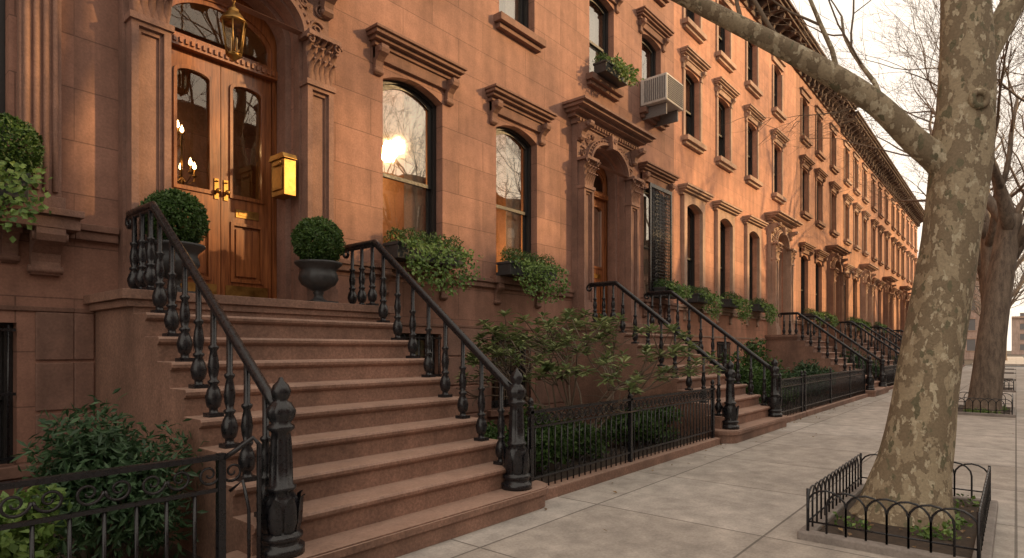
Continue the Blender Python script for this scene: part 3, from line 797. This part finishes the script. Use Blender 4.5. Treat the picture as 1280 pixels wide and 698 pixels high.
tm.tube([tuple(k0+Vector((.643*.06*math.cos(a),-.766*.06*math.cos(a),.06*math.sin(a)))) for a in [2*pi*i/14 for i in range(14)]],.026,8,closed=True)
for (d,h,dd,L,r) in((-.57,3.64,(-.2,.2,1),1.2,.022),(-1.0,3.87,(-.5,.3,.8),1.2,.02),(-1.36,4.07,(.3,.3,1),1.1,.02),(-1.8,4.28,(-.6,.6,.3),1.3,.026),
                    (-2.5,4.65,(-.4,.7,.6),1.8,.03),(-3.3,5.3,(-.5,.6,.6),2,.035),(-.2,3.42,(.5,.5,.9),1.3,.022),(.2,3.1,(.8,.5,.7),1.2,.018)):
    grow(tm,Vector(T(d,h)),Vector(dd),L,r,3,0,.05)
for (d,h,dd,L,r,dp) in((.40,6.0,(0,.1,1),2.6,.12,5),(.45,4.9,(-.7,.6,.8),2.6,.09,5),(.47,4.5,(.8,.3,.7),2.5,.08,4),(1.5,5.3,(.3,-.8,.7),2.4,.06,4),(2.0,6.4,(.5,-.2,1),2.4,.05,4)):
    grow(tm,Vector(T(d,h)),Vector(dd),L,r,dp,0,.08)
tm.obj('plane_tree',[M['bark'],M['twig']],recalc=False)
def far_tree(x,y,lean,seed,r=.3,mat='bark2',H=4.2,dep=5):
    R.seed(seed); mb=MB()
    l=Vector(lean)
    pts=[(x,y,-.05),(x+l.x*.05,y+l.y*.05,.25),(x+l.x*.25,y+l.y*.25,1.3),(x+l.x*.6,y+l.y*.6,2.7),(x+l.x,y+l.y,H)]
    ringtrunk(mb,pts,[r*1.5,r*1.12,r,r*.9,r*.78],18,0,.04)
    top=Vector(pts[-1])
    for k in range(5):
        a=k*2*pi/5+R.uniform(-.4,.4); grow(mb,top-Vector((0,0,.1+.2*k)),Vector((math.cos(a)*.75,math.sin(a)*.75,1)),2.9,r*.5,dep,0,.05,.78)
    return mb.mesh('street_tree',[M[mat],M['twig']],recalc=False)
t2=far_tree(0,0,(.45,-.45,0),11,.26); t3=far_tree(0,0,(-.1,.1,0),23,.2,H=4.6); t4=far_tree(0,0,(.2,.3,0),31,.19,H=4.0)
for (x,y,me,a,s) in((17.1,.56,t2,0,1.05),(26.5,.62,t3,0,1.25),(36,.75,t4,.9,1.35),(46,.85,t3,2,1.35),(55,.9,t4,4,1.3),(78,1.4,t3,1,1.4),(88,1.5,t4,2,1.4),(98,1.2,t3,3,1.4),(106,3.0,t4,5,1.3),
                    (22,-12.5,t3,0,1.45),(42,-12.5,t4,1,1.25),(66,-12.4,t4,2,1.25),(90,-12.4,t3,2,1.3),(3,-12.4,t4,3,1.3)):
    place('street_tree',me,None,(x,y,0),rotz=a,sc=s)
R.seed(99)
# ------------------------------------------------------------------ small objects
e=empty('hanging_lantern',(2.80,5.98,4.30)); l=MB(); S=6
def hexr(r,z): return [(r*math.cos(2*pi*i/S),r*math.sin(2*pi*i/S),z) for i in range(S)]
a=hexr(.075,.04); b=hexr(.115,.36)
for i in range(S): l.tube([a[i],b[i]],.008,5); l.tube([a[i],a[(i+1)%S]],.008,5); l.tube([b[i],b[(i+1)%S]],.010,5)
l.lathe([(.13,.36),(.125,.375),(.07,.45),(.045,.47),(.05,.49),(.02,.51),(.012,.55),(.002,.56)],0,0,0,12); l.lathe([(.002,-.03),(.02,-.01),(.06,.02),(.078,.04)],0,0,0,12)
z=.55
while z<1.34: l.tube([(.014*math.cos(t*pi/4),0,z+.02*math.sin(t*pi/4)) if int(z*1000)%2 else (0,.014*math.cos(t*pi/4),z+.02*math.sin(t*pi/4)) for t in range(8)],.004,4,closed=True); z+=.033
l.obj('frame',[M['brass']],e)
l=MB(); vs=a+b; l.add([(v[0]*.97,v[1]*.97,v[2]) for v in vs],[(i,(i+1)%S,(i+1)%S+S,i+S) for i in range(S)]); l.obj('panes',[M['dglass']],e)
l=MB()
for i in range(3): l.lathe([(.008,0),(.008,.09),(.012,.10),(.011,.125),(.002,.15)],.03*math.cos(i*2.1),.03*math.sin(i*2.1),.08,8)
l.obj('candles',[M['cream']],e)
e=MB(); e.box(3.42,3.565,6.13,6.40,3.10,3.50); e.ext([(6.10,3.50),(6.43,3.50),(6.40,3.56),(6.13,3.56)],[],3.40,3.566,'x'); e.box(3.405,3.42,6.16,6.37,3.16,3.40); e.box(3.40,3.419,6.18,6.35,3.43,3.46); e.obj('brass_mailbox',[M['brass']],bevel=.006)
def sconce(x,y,z):
    e=empty('wall_sconce',(x,y,z)); a=MB(); b=MB()
    for k in range(5):
        t=2*pi*k/5; px,py=.14*math.cos(t),.14*math.sin(t)
        a.tube([(0,0,0),(px*.5,py*.5,-.07),(px,py,-.02),(px,py,.03)],.009,6); a.lathe([(.02,0),(.03,.01),(.01,.03),(.01,.09)],px,py,.03,8)
        b.lathe([(.004,0),(.022,.02),(.020,.045),(.002,.09)],px,py,.12,8)
    a.tube([(0,0,-.12),(0,0,.5)],.012,6); a.lathe([(.002,-.16),(.04,-.12),(.03,-.06),(.015,0)],0,0,0,10)
    a.obj('arms',[M['brass']],e); b.obj('bulbs',[M['bulb']],e)
sconce(2.80,7.6,3.86); sconce(2.84,7.35,3.38)
def lamp(loc,en,c=(1,.55,.25),sz=.1):
    l=bpy.data.lights.new('indoor_light','POINT'); l.energy=en; l.color=c; l.shadow_soft_size=sz; o=bpy.data.objects.new('indoor_light',l); o.location=loc; scn.collection.objects.link(o)
lamp((2.95,8.3,4.1),85)
lamp((7.75,7.15,3.2),34); lamp((5.5,7.25,4.0),26)  # added warm room lights behind the two parlor windows, fittings unseen
e=empty('air_conditioner',(12.25,5.98,6.70)); a=MB(); a.box(-.42,.42,-.32,.30,0,.58); a.obj('case',[M['ac']],e,bevel=.02)
a=MB()
for k in range(12): a.box(-.38,.38,-.335,-.322,.05+k*.042,.07+k*.042)
for k in range(10): a.box(-.435,-.422,-.28+k*.05,-.255+k*.05,.06,.52)
a.box(-.3,-.26,-.25,.3,-.25,-.002); a.box(.26,.3,-.25,.3,-.25,-.002); a.obj('grille',[M['acd']],e)

# ------------------------------------------------------------------ light
SUN_EL=math.radians(18.0); az=Vector((.62,-.78)); az.normalize()
sd=Vector((az.x*math.cos(SUN_EL),az.y*math.cos(SUN_EL),math.sin(SUN_EL)))
sl=bpy.data.lights.new('sun','SUN'); sl.energy=5.0; sl.angle=math.radians(1.8); sl.color=(1,.62,.27)
so=bpy.data.objects.new('sun',sl); scn.collection.objects.link(so); so.rotation_euler=sd.to_track_quat('Z','Y').to_euler(); so.location=(20,-20,30)
w=bpy.data.worlds.new('World'); scn.world=w; w.use_nodes=True; nt=w.node_tree; bg=nt.nodes['Background']
sk=nt.nodes.new('ShaderNodeTexSky'); sk.sky_type='NISHITA'; sk.sun_disc=False; sk.sun_elevation=SUN_EL; sk.sun_rotation=math.atan2(az.x,az.y); sk.dust_density=3.0; sk.air_density=1.0; sk.ozone_density=.6
mx=nt.nodes.new('ShaderNodeMix'); mx.data_type='RGBA'; mx.inputs[0].default_value=.85; mx.inputs[7].default_value=(10.6,9.3,7.8,1)   # pale high haze over the clear sky
nt.links.new(sk.outputs[0],mx.inputs[6]); nt.links.new(mx.outputs[2],bg.inputs[0]); bg.inputs[1].default_value=.15
# ------------------------------------------------------------------ camera
cam=bpy.data.cameras.new('camera'); co=bpy.data.objects.new('camera',cam); scn.collection.objects.link(co)
cam.sensor_width=36; cam.lens=36*750/1280; cam.shift_y=88/1280; cam.clip_start=.05; cam.clip_end=2000
th=math.atan(630/750)
co.location=(0,0,1.4); co.rotation_euler=(pi/2,0,-(pi/2-th)); scn.camera=co
scn.view_settings.view_transform='Standard'; scn.view_settings.look='None'; scn.view_settings.exposure=0
print('objs',len(scn.objects))
